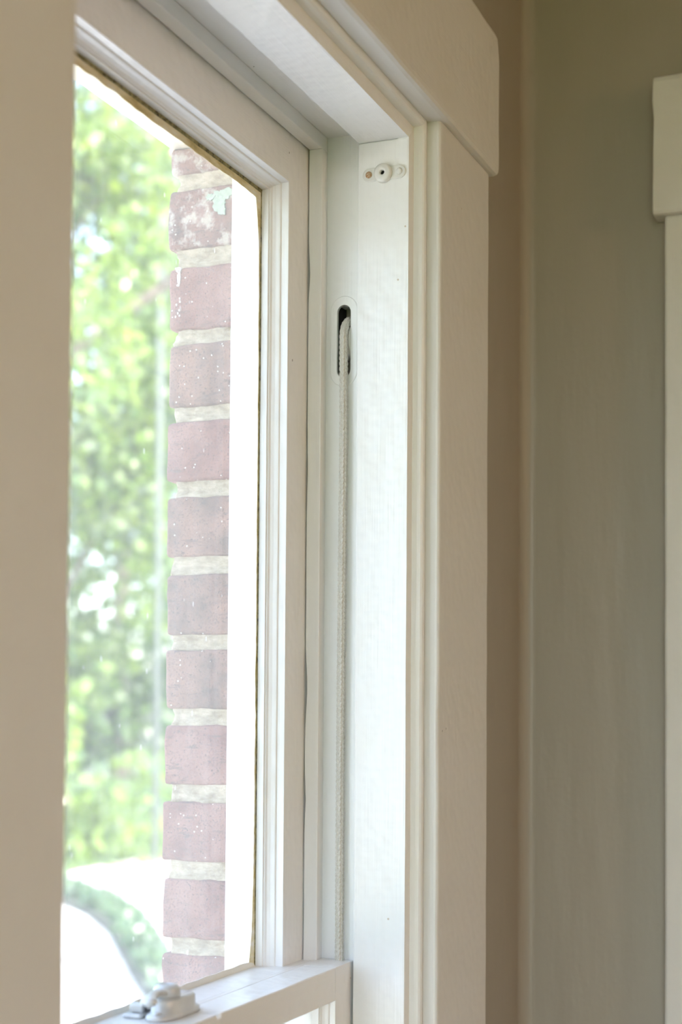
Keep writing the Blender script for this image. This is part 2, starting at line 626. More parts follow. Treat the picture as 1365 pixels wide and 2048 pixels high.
PZ, PY = 1.9348, 0.0744           # centre of the pulley
for side in (1, -1):
    X = (lambda x: x) if side == 1 else mx

    def xb(bm, a, b, *r):
        box(bm, min(X(a), X(b)), max(X(a), X(b)), *r)
    # jamb board with a mortise for the pulley
    bm = bmesh.new()
    xb(bm, JX, 1.508, 0.0, 0.150, SILL, PZ - 0.039)
    xb(bm, JX, 1.508, 0.0, 0.150, PZ + 0.039, HZ + 0.02)
    xb(bm, JX, 1.508, 0.0, PY - 0.0102, PZ - 0.039, PZ + 0.039)
    xb(bm, JX, 1.508, PY + 0.0102, 0.150, PZ - 0.039, PZ + 0.039)
    bmesh.ops.remove_doubles(bm, verts=bm.verts, dist=1e-5)
    wpart('side_jamb', bm, 'paint_v')
    # dark weight pocket behind the jamb
    bm = bmesh.new()
    xb(bm, 1.5081, 1.5505, PY - 0.03, PY + 0.03, PZ - 0.09, PZ + 0.09)
    bmesh.ops.delete(bm, geom=[f for f in bm.faces if abs(f.normal.x) > 0.5 and abs(f.calc_center_median().x - X(1.5081)) < 1e-4] or
                     [f for f in bm.faces if abs(f.calc_center_median().x - X(1.5081)) < 1e-4], context='FACES_ONLY')
    wpart('weight_pocket', bm, 'dark')
    # interior stop
    bm = bmesh.new()
    xb(bm, 1.474, JX, 0.0, 0.0555, SILL, 2.136 if side else 0)
    cut(bm, 'Z', SILL, 2.136, 0.04)
    wobble(bm, 0.0005, 11, 2.0 * side)
    wpart('side_stop', bm, 'paint_v', bev=0.0016)
    # parting bead
    bm = bmesh.new()
    xb(bm, 1.4714, JX, 0.0942, 0.1092, SILL, 2.1355)
    cut(bm, 'Z', SILL, 2.1355, 0.012)
    for v in bm.verts:            # places where the paint film over the joint has opened
        for zc, ww, dd in ((1.575, 0.045, 0.0022), (2.005, 0.03, 0.0018), (1.46, 0.03, 0.0012), (1.80, 0.05, 0.0008)):
            if v.co.y > 0.108:
                v.co.y -= dd * max(0.0, 1 - abs(v.co.z - zc) / ww)
    wobble(bm, 0.0003, 13, 5.0 * side)
    wpart('parting_bead', bm, 'paint_v', bev=0.0009)
    # moulding strip between stop and casing: narrow flat, then a rounded bead
    bm = bmesh.new()
    prof = [(0.0, 0.012), (0.0, 0.0), (0.0148, -0.0002), (0.0152, -0.0055), (0.0162, -0.0090), (0.0180, -0.0108),
            (0.0205, -0.0114), (0.0240, -0.0112), (0.0262, -0.0094), (0.0290, -0.0088), (0.0290, 0.012)]
    prism(bm, [(u - 0.012, y) for u, y in prof], (LJ, JX, SILL + 0.012, HZ - 0.003), 'R' if side == 1 else 'L')
    cut(bm, 'Z', SILL, 2.16, 0.05)
    wobble(bm, 0.0004, 12, 9.0 * side)
    wpart('casing_bead', bm, 'paint_v', smooth=False)
    # flat casing board with a soft inner edge
    bm = bmesh.new()
    pts = [(1.5022, 0.0), (1.5022, -0.0205), (1.5027, -0.0228), (1.5040, -0.0243), (1.5062, -0.0250),
           (1.6735, -0.0250), (1.6750, -0.0244), (1.6757, -0.0228), (1.6757, 0.0)]
    rings = [[bm.verts.new((X(x), y, z)) for x, y in pts] for z in (0.40, 2.1590)]
    for i in range(len(pts)):
        j = (i + 1) % len(pts)
        bm.faces.new((rings[0][i], rings[0][j], rings[1][j], rings[1][i]))
    bm.faces.new(rings[0])
    bm.faces.new(rings[1])
    cut(bm, 'Z', 0.40, 2.159, 0.03)
    wobble(bm, 0.0006, 16, 3.0 * side)
    wpart('side_casing', bm, 'casing_v')
    # exterior stop and brick moulding outside the sash
    bm = bmesh.new()
    xb(bm, 1.462, 1.53, 0.1505, 0.1945, SILL, 2.150)
    wobble(bm, 0.0008, 9, 4.0 * side)
    wpart('exterior_trim', bm, 'exterior_white', bev=0.0015)

# head pieces
bm = bmesh.new()
box(bm, LJ - 0.022, 1.508, 0.0, 0.150, HZ, HZ + 0.022)
wpart('head_jamb', bm, 'paint_h')
bm = bmesh.new()
box(bm, mx(1.4858), 1.4858, 0.0, 0.0555, 2.136, HZ)
cut(bm, 'X', mx(1.4858), 1.4858, 0.04)
wobble(bm, 0.0005, 11, 21)
wpart('head_stop', bm, 'paint_h', bev=0.0016)
bm = bmesh.new()
box(bm, mx(1.4858), 1.4858, 0.0942, 0.1092, 2.1355, HZ)
cut(bm, 'X', mx(1.4858), 1.4858, 0.04)
wobble(bm, 0.0004, 13, 23)
wpart('head_parting_bead', bm, 'paint_h', bev=0.0009)
bm = bmesh.new()
prism(bm, [(u - 0.012, y) for u, y in prof[:-2] + [(0.0245, -0.0110), (0.0245, 0.012)]], (LJ, JX, SILL + 0.012, HZ - 0.003), 'T')
cut(bm, 'X', LJ, JX, 0.05)
wobble(bm, 0.0004, 12, 27)
wpart('head_casing_bead', bm, 'paint_h')


def head_board(bm, along, a0, a1, z0, z1, front, back):
    """head casing: plank with softened lower arris; along='X' or 'Y'"""
    pts = [(back, z0), (front + 0.006, z0), (front + 0.0022, z0 + 0.0012), (front + 0.0005, z0 + 0.004), (front, z0 + 0.008),
           (front, z1 - 0.008), (front + 0.0018, z1 - 0.003), (front + 0.006, z1), (back, z1)]
    n = int(abs(a1 - a0) / 0.02)
    rings = []
    for k in range(n + 1):
        a = a0 + (a1 - a0) * k / n
        rings.append([bm.verts.new((a, d, z) if along == 'X' else (d, a, z)) for d, z in pts])
    for k in range(n):
        for i in range(len(pts)):
            j = (i + 1) % len(pts)
            bm.faces.new((rings[k][i], rings[k][j], rings[k + 1][j], rings[k + 1][i]))
    bm.faces.new(rings[0])
    bm.faces.new(rings[-1][::-1])


bm = bmesh.new()
head_board(bm, 'X', mx(1.6835), 1.6835, 2.1590, 2.322, -0.0345, 0.0)
cut(bm, 'Z', 2.17, 2.31, 0.02)
for v in bm.verts:                # chipped, paint-rounded end grain
    if v.co.x > 1.66:
        k = max(0.0, (v.co.z - 2.298) / 0.024)
        v.co.x -= 0.010 * k * k
        v.co.x += 0.0016 * noise.noise(v.co * 60)
wobble(bm, 0.0007, 20, 31)
wpart('head_casing', bm, 'casing_h', bev=0.0015)
# stool and exterior sill below
bm = bmesh.new()
box(bm, mx(1.70), 1.70, -0.06, 0.06, SILL - 0.03, SILL)
wpart('window_stool', bm, 'paint_h', bev=0.004)
bm = bmesh.new()
box(bm, mx(1.52), 1.52, 0.06, 0.31, SILL - 0.06, SILL - 0.001)
wpart('exterior_sill', bm, 'exterior_white', bev=0.004)
bm = bmesh.new()
box(bm, mx(1.53), 1.53, 0.1505, 0.1945, 2.128, 2.172)
wpart('exterior_head_trim', bm, 'exterior_white', bev=0.0015)
bm = bmesh.new()
box(bm, mx(1.60), 1.60, 0.1945, 0.276, 2.1600, 2.26)
cut(bm, 'X', mx(1.6), 1.6, 0.03)
wobble(bm, 0.0012, 25, 3)
wpart('exterior_lintel_board', bm, 'exterior_cream', bev=0.002)

# ------------------------------------------------------------------ pulleys, one in each jamb
for side in (1, -1):
    X = (lambda x: x) if side == 1 else mx
    # faceplate: stadium ring, slightly proud of the jamb
    bm = bmesh.new()
    outer = stadium(PY, PZ, 0.0152, 0.0474)
    inner = stadium(PY, PZ, 0.0076, 0.0380)
    xf, xk = JX - 0.0009, JX + 0.003
    ro = [bm.verts.new((X(xf + 0.0006), y, z)) for y, z in outer]
    rm = [bm.verts.new((X(xf), PY + (y - PY) * 0.95, PZ + (z - PZ) * 0.985)) for y, z in outer]
    ri = [bm.verts.new((X(xf), y, z)) for y, z in inner]
    rk = [bm.verts.new((X(xk), y, z)) for y, z in inner]
    rb = [bm.verts.new((X(JX + 0.0002), y, z)) for y, z in outer]
    for A, B in ((rb, ro), (ro, rm), (rm, ri), (ri, rk)):
        for i in range(len(A)):
            j = (i + 1) % len(A)
            bm.faces.new((A[i], A[j], B[j], B[i]))
    fp = wpart('pulley', bm, 'paint_v')
    # grooved wheel
    bm = bmesh.new()
    lathe(bm, [(0.003, -0.0055), (0.0185, -0.0055), (0.0188, -0.0045), (0.0165, -0.0025), (0.0160, 0), (0.0165, 0.0025), (0.0188, 0.0045),
               (0.0185, 0.0055), (0.003, 0.0055)], (X(1.5015), PY - 0.0016, PZ + 0.002), (0, 1, 0), 40)
    wh = link('wheel', bm, 'metal_paint', None, True)
    wh.parent = fp
    # the two cheeks of the cast housing inside the slot
    bm = bmesh.new()
    for yy in (PY + 0.0078, PY - 0.0102):
        box(bm, min(X(JX + 0.003), X(1.53)), max(X(JX + 0.003), X(1.53)), yy, yy + 0.0022, PZ - 0.04, PZ + 0.04)
    hs = link('housing', bm, 'dark', None)
    hs.parent = fp

# ------------------------------------------------------------------ the sashes
MO = 0.0084                       # width of the sash moulding


def sash_profile(y0, yg, yb):
    """mitred moulding between the flat face (u = MO) and the sight line (u = 0)"""
    d = yg - y0
    return [(MO, y0), (MO - 0.0004, y0 + 0.0003), (MO - 0.0009, y0 + 0.27 * d), (MO - 0.0022, y0 + 0.30 * d), (MO - 0.0026, y0 + 0.34 * d),
            (MO - 0.0032, y0 + 0.46 * d), (MO - 0.0046, y0 + 0.57 * d), (MO - 0.0064, y0 + 0.63 * d), (MO - 0.0060, y0 + 0.66 * d),
            (0.0006, y0 + 0.69 * d), (0.0, y0 + d), (0.0, yb), (MO, yb)]


def make_sash(name, label, y0, yg, yb, rect, outer, meet, meet_y, top_is_meet):
    x0, x1, z0, z1 = rect
    ox0, ox1, oz0, oz1 = outer
    root = tag(empty(name, (XC, (y0 + yb) / 2, oz0)), label, 'window sash', 'sliding sashes of the window')

    def part(nm, bm, mat, **k):
        o = link(nm, bm, mat, None, **k)
        o.parent = root
        o.matrix_parent_inverse = Matrix.Translation(-root.location)
        return o
    pr = sash_profile(y0, yg, yb)
    for s in 'RL':
        bm = bmesh.new()
        prism(bm, pr, rect, s)
        if s == 'R':
            box(bm, x1 + MO, ox1, y0, yb, oz0 + (0.0005 if not top_is_meet else 0), oz1)
        else:
            box(bm, ox0, x0 - MO, y0, yb, oz0 + (0.0005 if not top_is_meet else 0), oz1)
        cut(bm, 'Z', oz0, oz1, 0.05)
        wobble(bm, 0.0003, 17, 3 if s == 'R' else 8)
        part('stile', bm, 'paint_v')
    if not top_is_meet:
        bm = bmesh.new()
        prism(bm, pr, rect, 'T')
        box(bm, x0 - MO + 0.0003, x1 + MO - 0.0003, y0, yb, z1 + MO, oz1)
        cut(bm, 'X', ox0, ox1, 0.05)
        wobble(bm, 0.0003, 17, 13)
        part('top_rail', bm, 'paint_h')
    else:
        bm = bmesh.new()
        prism(bm, pr, rect, 'B')
        box(bm, x0 - MO + 0.0003, x1 + MO - 0.0003, y0, yb, oz0, z0 - MO)
        part('bottom_rail', bm, 'paint_h')
        bm = bmesh.new()
        prism(bm, pr, rect, 'T')
        wobble(bm, 0.0003, 17, 15)
        part('rail_moulding', bm, 'paint_h')
    rl = meet(part)
    bm = bmesh.new()
    box(bm, x0 - 0.006, x1 + 0.006, yg, yg + 0.0025, z0 - 0.006, z1 + 0.006)
    part('pane', bm, 'glass')
    return root, part


# upper sash
UZ = 1.2958
U = dict(y0=0.1104, yg=0.1385, yb=0.149, rect=(mx(1.4150), 1.4150, UZ, 2.0788), outer=(mx(1.4845), 1.4845, 1.262, 2.1495))


def upper_meet(part):
    bm = bmesh.new()
    box(bm, mx(1.4842), 1.4842, 0.0994, 0.149, 1.262, UZ)
    cut(bm, 'X', mx(1.4842), 1.4842, 0.03)
    wobble(bm, 0.0004, 25, 33)
    return part('meeting_rail', bm, 'paint_h', bev=0.0015)


upper, up_part = make_sash('upper_sash', 'upper window sash with the large clear pane facing the trees', **U, meet=upper_meet, meet_y=0, top_is_meet=False)


# lower sash
def lower_meet(part):
    bm = bmesh.new()
    box(bm, mx(1.4352), 1.4352, 0.0580, 0.0930, 1.2640, 1.2968)
    box(bm, mx(1.4842), 1.4842, 0.0931, 0.0992, 1.2640, 1.2966)
    cut(bm, 'X', mx(1.4842), 1.4842, 0.015)
    bmesh.ops.bisect_plane(bm, geom=bm.verts[:] + bm.edges[:] + bm.faces[:], plane_co=(0, 0, 1.2925), plane_no=(0, 0, 1))
    for q in (1.1710, 1.1740, 1.1765, 1.1785, 1.1815):
        bmesh.ops.bisect_plane(bm, geom=bm.verts[:] + bm.edges[:] + bm.faces[:], plane_co=(q, 0, 0), plane_no=(1, 0, 0))
    for v in bm.verts:            # a chip knocked out of the front edge
        if v.co.z > 1.2940 and v.co.y < 0.06 and 1.1730 < v.co.x < 1.1795:
            v.co.z -= 0.0030
            v.co.y += 0.0040
    wobble(bm, 0.0004, 25, 41)
    return part('meeting_rail', bm, 'paint_h', bev=0.0012)


lower, low_part = make_sash('lower_sash', 'lower window sash with its meeting rail and lock in front of the upper sash',
                            0.0582, 0.0800, 0.0930, (mx(1.4270), 1.4270, SILL + 0.085, 1.2640), (mx(1.4845), 1.4845, SILL + 0.001, 1.2968),
                            lower_meet, 0, True)
# hairline joint: end grain piece of the meeting rail over the stile
# putty and old paint along the edge of the upper pane


def smear(name, mat, pts_inner, pts_outer, y, th, parent_part):
    """thin irregular skin on the glass between two poly-lines in the (x, z) plane"""
    bm = bmesh.new()
    a = [bm.verts.new((x, y, z)) for x, z in pts_inner]
    b = [bm.verts.new((x, y, z)) for x, z in pts_outer]
    a2 = [bm.verts.new((x, y - th * 0.3, z)) for x, z in pts_inner]
    b2 = [bm.verts.new((x, y - th, z)) for x, z in pts_outer]
    for i in range(len(a) - 1):
        bm.faces.new((a[i], a[i + 1], b[i + 1], b[i]))
        bm.faces.new((a2[i], a2[i + 1], b2[i + 1], b2[i]))
        bm.faces.new((a[i], a[i + 1], a2[i + 1], a2[i]))
        bm.faces.new((b[i], b[i + 1], b2[i + 1], b2[i]))
    return parent_part(name, bm, mat)


gy = 0.1383
xs = np.linspace(mx(1.4152), 1.4152, 160)
wob = [0.5 + noise.noise(Vector((x * 13, 1, 1))) + 0.35 * noise.noise(Vector((x * 60, 4, 1))) for x in xs]
smear('putty', 'putty', [(x, 2.0790 - 0.0080 - 0.0040 * w) for x, w in zip(xs, wob)], [(x, 2.0792) for x in xs], gy, 0.0012, up_part)
smear('putty_crack', 'putty_dark', [(x, 2.0790 - 0.0026 - 0.0012 * w) for x, w in zip(xs, wob)], [(x, 2.0795) for x in xs], gy - 0.0008, 0.0012, up_part)
zs = np.linspace(UZ, 2.0792, 200)
wob = [0.5 + noise.noise(Vector((z * 25, 7, 1))) + 0.4 * noise.noise(Vector((z * 120, 9, 1))) for z in zs]
cor = [0.012 * math.exp(-((2.0792 - z) / 0.035) ** 1.2) + 0.010 * math.exp(-((z - UZ) / 0.045)) for z in zs]
smear('putty', 'putty', [(1.4150 - 0.0016 - 0.0014 * w - c, z) for z, w, c in zip(zs, wob, cor)], [(1.4154, z) for z in zs], gy, 0.0010, up_part)
smear('putty_crack', 'putty_dark', [(1.4150 - 0.0008 - 0.0007 * w, z) for z, w in zip(zs, wob)], [(1.4156, z) for z in zs], gy - 0.0009, 0.0008, up_part)
wob = [0.5 + noise.noise(Vector((x * 30, 11, 1))) for x in xs]
smear('putty', 'exterior_white', [(x, UZ + 0.0042 + 0.0024 * w) for x, w in zip(xs, wob)], [(x, UZ) for x in xs], gy, 0.0016, up_part)

# sash lock on the meeting rail
LKX, LKY, LKZ = 1.1580, 0.0915, 1.2969
bm = bmesh.new()
pts = []
for i in range(32):
    a = 2 * math.pi * i / 32
    c, s = math.cos(a), math.sin(a)
    pts.append((0.036 * math.copysign(abs(c) ** 0.7, c), 0.0150 * math.copysign(abs(s) ** 0.8, s)))
lay = [(1.0, 0.0), (1.0, 0.0032), (0.95, 0.0044), (0.76, 0.0048), (0.74, 0.0140), (0.68, 0.0162)]
rings = [[bm.verts.new((LKX + x * (k if j < 3 else k), LKY + y * 0.9 * (k if j < 3 else k * 1.25), LKZ + h)) for x, y in pts] for j, (k, h) in enumerate(lay)]
for A, B in zip(rings, rings[1:]):
    for i in range(32):
        j = (i + 1) % 32
        bm.faces.new((A[i], A[j], B[j], B[i]))
bm.faces.new(rings[-1])
bm.faces.new(rings[0][::-1])
lock = low_part('sash_lock', bm, 'lock', smooth=True)
bm = bmesh.new()
lathe(bm, [(0.0105, 0.0160), (0.0116, 0.0185), (0.0112, 0.0235), (0.0085, 0.0265), (0.0048, 0.0272), (0.0034, 0.0258), (0.0001, 0.0250)],
      (LKX - 0.010, LKY + 0.001, LKZ), (0, 0, 1), 28)
cap = link('cam', bm, 'lock', lock, True)
cap.matrix_parent_inverse = Matrix.Identity(4)
bm = bmesh.new()
rows = []
for i in range(12):
    s_ = i / 11
    x = LKX - 0.012 - 0.050 * s_
    y = LKY + 0.001 - 0.012 * s_ ** 2
    z = LKZ + 0.0195 + 0.003 * math.sin(s_ * 3)
    w_ = 0.0075 - 0.003 * math.sin(math.pi * s_) + (0.001 if i > 8 else 0)
    h_ = 0.0035
    if i == 11:
        w_ *= 0.5
    rows.append([bm.verts.new((x, y + w_ * math.cos(q), z + h_ * math.sin(q))) for q in np.linspace(0, 2 * math.pi, 10, endpoint=False)])
for A, B in zip(rows, rows[1:]):
    for i in range(10):
        j = (i + 1) % 10
        bm.faces.new((A[i], A[j], B[j], B[i]))
bm.faces.new(rows[0])
bm.faces.new(rows[-1])
link('lever', bm, 'lock', lock, True)
for dx in (-0.0285, 0.0285):
    bm = bmesh.new()
    lathe(bm, [(0.0040, 0.0045), (0.0036, 0.0060), (0.0020, 0.0068), (0.0001, 0.0070)], (LKX + dx, LKY, LKZ), (0, 0, 1), 16)
    link('screw', bm, 'lock', lock, True)
# keeper on the upper sash rail
bm = bmesh.new()
box(bm, LKX - 0.026, LKX + 0.026, 0.1085, 0.1255, UZ, UZ + 0.004)
box(bm, LKX - 0.020, LKX + 0.020, 0.1085, 0.1125, UZ + 0.004, UZ + 0.016)
box(bm, LKX - 0.020, LKX - 0.012, 0.1085, 0.1225, UZ + 0.004, UZ + 0.012)
up_part('lock_keeper', bm, 'lock', bev=0.002)

# ------------------------------------------------------------------ sash cord
CX, CY, CR = 1.4793, 0.0722, 0.0046
WX, WZ = 1.5015, PZ + 0.002
path = []
z = 1.2966
while z < WZ:
    k = min(1.0, (WZ - z) / 0.08)
    path.append(Vector((CX + k * 0.0004 * math.sin(z * 14), CY + k * 0.0005 * math.sin(z * 9 + 1), z)))
    z += 0.00055
rr = WX - CX
n_arc = 70
for i in range(n_arc + 1):
    a = math.pi - (math.pi * 0.95) * i / n_arc
    path.append(Vector((WX + rr * math.cos(a), CY, WZ + rr * math.sin(a))))
NS = 40
verts, faces = [], []
dist = 0.0
for k, p in enumerate(path):
    tn = (path[min(k + 1, len(path) - 1)] - path[max(k - 1, 0)]).normalized()
    if k:
        dist += (p - path[k - 1]).length
    a_ = Vector((0, 1, 0))
    b_ = tn.cross(a_).normalized()
    for i in range(NS):
        th = 2 * math.pi * i / NS
        # solid braid: rows of slanted stitches, neighbouring rows leaning opposite ways
        col_ = th / (2 * math.pi) * 8
        ci = int(col_) % 8
        f = col_ - int(col_)
        lean = (f - 0.5) * (1 if ci % 2 else -1) * 0.0042
        ph = (dist + lean + (0.5 if ci % 2 else 0) * 0.0056) / 0.0056
        st = abs(math.sin(math.pi * ph)) ** 0.55
        ridge = math.sin(math.pi * f) ** 0.6
        r = CR * (0.72 + 0.28 * st * ridge) * (1 + 0.04 * noise.noise(Vector((dist * 40, 0, 0))))
        verts.append(p + (a_ * math.cos(th) + b_ * math.sin(th)) * r)
for k in range(len(path) - 1):
    for i in range(NS):
        j = (i + 1) % NS
        faces.append((k * NS + i, k * NS + j, (k + 1) * NS + j, (k + 1) * NS + i))
me = bpy.data.meshes.new('sash_cord')
me.from_pydata([tuple(v) for v in verts], [], faces)
me.materials.append(M['cord'])
for p in me.polygons:
    p.use_smooth = True
cord = bpy.data.objects.new('sash_cord', me)
COL.objects.link(cord)
tag(cord, 'white braided cotton cord running from the jamb pulley down to the lower sash', 'cord')

# ------------------------------------------------------------------ round sash stop plate on the interior stop
BX, BY, BZ = 1.4738, 0.0268, 2.1010
plate = empty('window_stop_plate', (BX, BY, BZ))
tag(plate, 'small round paint-covered metal plate with two screw ears high on the window stop', 'stop plate')


def bpart(name, bm, mat, smooth=True):
    o = link(name, bm, mat, None, smooth)
    o.parent = plate
    o.matrix_parent_inverse = Matrix.Translation(-plate.location)
    return o


bm = bmesh.new()
out = []
for i in range(24):
    a = -math.pi / 2 + math.pi * i / 23
    out.append((BY + 0.0160 + 0.0068 * math.cos(a), BZ + 0.0068 * math.sin(a)))
for i in range(24):
    a = math.pi / 2 + math.pi * i / 23
    out.append((BY - 0.0172 + 0.0068 * math.cos(a), BZ + 0.0068 * math.sin(a)))
r0 = [bm.verts.new((BX + 0.0003, y, z)) for y, z in out]
r1 = [bm.verts.new((BX - 0.0012, y, z)) for y, z in out]
r2 = [bm.verts.new((BX - 0.0017, BY + (y - BY) * 0.97, BZ + (z - BZ) * 0.9)) for y, z in out]
for A, B in ((r0, r1), (r1, r2)):
    for i in range(len(A)):
        j = (i + 1) % len(A)
        bm.faces.new((A[i], A[j], B[j], B[i]))
bm.faces.new(r2)
bpart('base_plate', bm, 'metal_paint', False)
bm = bmesh.new()
lathe(bm, [(0.0098, 0.0), (0.0099, 0.0025), (0.0094, 0.0044), (0.0078, 0.0056), (0.0052, 0.0061), (0.0030, 0.0060), (0.0024, 0.0052), (0.0023, 0.0020)],
      (BX, BY, BZ), (-1, 0, 0), 40, hole=True)
bpart('boss', bm, 'metal_paint')
bm = bmesh.new()
lathe(bm, [(0.0023, 0.0022), (0.0001, 0.0023)], (BX, BY, BZ), (-1, 0, 0), 20, hole=True)
bpart('socket', bm, 'dark', False)
for dy, mt in ((0.0158, 'rust'), (-0.0172, 'metal_paint')):
    bm = bmesh.new()
    lathe(bm, [(0.0036, 0.0014), (0.0034, 0.0024), (0.0022, 0.0031), (0.0001, 0.0033)], (BX, BY + dy, BZ), (-1, 0, 0), 18)
    bpart('screw', bm, mt)

# ------------------------------------------------------------------ the neighbouring window left of the shared casing
win2 = tag(empty('window_2', (XC + W2, 0, SILL)), 'second window left of the shared casing board', kind='structure')
for ch in list(win.children):
    if ch.name.startswith('pulley') or (ch.name.startswith('side_casing') and ch.data.vertices[0].co.x > XC):
        continue
    c = ch.copy()
    COL.objects.link(c)
    c.parent = win2
    c.matrix_parent_inverse = ch.matrix_parent_inverse.copy()
bm = bmesh.new()
box(bm, mx(1.43), 1.43, 0.120, 0.123, SILL + 0.05, 2.10)
pn = link('pane', bm, 'glass', win2)
pn.matrix_parent_inverse = Matrix.Translation(-win.location)
for ext in ((mx(1.4845), mx(1.425), SILL, 2.149), (1.425, 1.4845, SILL, 2.149), (mx(1.425), 1.425, SILL, SILL + 0.06), (mx(1.425), 1.425, 1.262, 1.296), (mx(1.425), 1.425, 2.09, 2.149)):
    bm = bmesh.new()
    box(bm, ext[0], ext[1], 0.1105, 0.149, ext[2], ext[3])
    fr_ = link('sash_bar', bm, 'paint_v', win2)
    fr_.matrix_parent_inverse = Matrix.Translation(-win.location)

# ------------------------------------------------------------------ neighbouring door on the right wall
door = tag(empty('door_1', (RX, (DY0 + DY1) / 2, 0)), 'doorway with white casing on the right wall', kind='structure')


def dpart(name, bm, mat, **k):
    o = link(name, bm, mat, None, **k)
    o.parent = door
    o.matrix_parent_inverse = Matrix.Translation(-door.location)
    return o


for (ya, yb_) in ((DY1 - 0.006, -0.1845), (DY0 - 0.1675, DY0 + 0.006)):
    bm = bmesh.new()
    box(bm, RX - 0.024, RX, ya, yb_, 0, 2.158)
    cut(bm, 'Z', 0, 2.158, 0.04)
    wobble(bm, 0.0006, 15, 3)
    dpart('side_casing', bm, 'casing_v', bev=0.003)
bm = bmesh.new()
head_board(bm, 'Y', DY0 - 0.178, -0.1720, 2.158, 2.330, RX - 0.034, RX)
cut(bm, 'Z', 2.17, 2.32, 0.02)
for v in bm.verts:
    if v.co.y > -0.19:
        v.co.y += 0.0018 * noise.noise(v.co * 50)
wobble(bm, 0.0009, 18, 5)
dpart('head_casing', bm, 'casing_h', bev=0.0015)
for (ya, yb_, za, zb) in ((DY1 - 0.02, DY1, 0, DZ), (DY0, DY0 + 0.02, 0, DZ), (DY0 + 0.02, DY1 - 0.02, DZ - 0.02, DZ)):
    bm = bmesh.new()
    box(bm, RX, RX + 0.15, ya, yb_, za, zb)
    dpart('door_jamb', bm, 'paint_v')
bm = bmesh.new()
ya, yb_ = DY0 + 0.022, DY1 - 0.022
box(bm, RX + 0.065, RX + 0.085, ya, yb_, 0.01, DZ - 0.022)
for (p, q) in ((ya, ya + 0.11), (yb_ - 0.11, yb_)):
    box(bm, RX + 0.05, RX + 0.0655, p, q, 0.01, DZ - 0.022)
for (p, q) in ((0.01, 0.24), (0.95, 1.15), (DZ - 0.142, DZ - 0.022)):
    box(bm, RX + 0.05, RX + 0.0655, ya + 0.11, yb_ - 0.11, p, q)
dpart('door_leaf', bm, 'paint_v')
bm = bmesh.new()
lathe(bm, [(0.026, 0.0), (0.026, 0.006), (0.012, 0.008), (0.011, 0.035), (0.024, 0.045), (0.027, 0.055), (0.018, 0.066), (0.0001, 0.068)],
      (RX + 0.05, ya + 0.06, 1.0), (-1, 0, 0), 24)
dpart('door_knob', bm, 'brass', smooth=True)

# ------------------------------------------------------------------ brick reveal outside
wall_ext = tag(empty('wall_exterior', (XC, 0.2, 0)), 'rose and grey brick jamb outside the window with cream mortar joints', kind='structure')
BRX = 1.4765


def epart(name, bm, mat, parent=None, **k):
    o = link(name, bm, mat, None, **k)
    o.parent = parent or wall_ext
    if parent is None:
        o.matrix_parent_inverse = Matrix.Translation(-wall_ext.location)
    return o


def rough_block(x0, x1, y0, y1, z0, z1, amp, seed, rnd=0.006, step=0.012):
    """weathered block: faceted box, corners worn round, surface uneven"""
    bm = bmesh.new()
    box(bm, x0, x1, y0, y1, z0, z1)
    for ax, lo, hi in (('Y', y0, y1), ('Z', z0, z1)):
        cut(bm, ax, lo + rnd, hi - rnd, step)
        no = Vector((0, ax == 'Y', ax == 'Z'))
        for q in (lo + rnd * 0.35, lo + rnd, hi - rnd, hi - rnd * 0.35):
            bmesh.ops.bisect_plane(bm, geom=bm.verts[:] + bm.edges[:] + bm.faces[:], plane_co=no * q, plane_no=no)
    for q in (x0 + rnd * 0.35, x0 + rnd, x1 - rnd, x1 - rnd * 0.35):
        bmesh.ops.bisect_plane(bm, geom=bm.verts[:] + bm.edges[:] + bm.faces[:], plane_co=Vector((q, 0, 0)), plane_no=Vector((1, 0, 0)))
    cut(bm, 'X', x0, x1, 0.03)
    cx, cy, cz = (x0 + x1) / 2, (y0 + y1) / 2, (z0 + z1) / 2
    hx, hy, hz = (x1 - x0) / 2, (y1 - y0) / 2, (z1 - z0) / 2
    for v in bm.verts:
        d = Vector((v.co.x - cx, v.co.y - cy, v.co.z - cz))
        q = Vector((max(abs(d.x) - hx + rnd, 0), max(abs(d.y) - hy + rnd, 0), max(abs(d.z) - hz + rnd, 0)))
        L = q.length
        if L > rnd:
            s = rnd / L
            nq = q * s
            v.co.x = cx + math.copysign(hx - rnd + nq.x, d.x) if q.x > 0 else v.co.x
            v.co.y = cy + math.copysign(hy - rnd + nq.y, d.y) if q.y > 0 else v.co.y
            v.co.z = cz + math.copysign(hz - rnd + nq.z, d.z) if q.z > 0 else v.co.z
        p = v.co * 45 + Vector((seed * 3.1, seed, -seed * 2))
        v.co += Vector((noise.noise(p), 1.8 * noise.noise(p + Vector((9, 3, 1))), noise.noise(p + Vector((2, 8, 5))))) * amp
        p = v.co * 190 + Vector((seed, seed * 5, seed * 2))
        v.co += Vector((noise.noise(p), noise.noise(p + Vector((9, 3, 1))), noise.noise(p + Vector((2, 8, 5))))) * amp * 0.55
    return bm


tops = [2.1495, 2.0285, 1.9445, 1.8609, 1.7792, 1.6957, 1.6146, 1.5349, 1.4529, 1.3712, 1.2914]
bots = [2.1290, 2.0486 - 0.0, 1.9607, 1.8770, 1.7964, 1.7149, 1.6306, 1.5519, 1.4714, 1.3896, 1.3081]
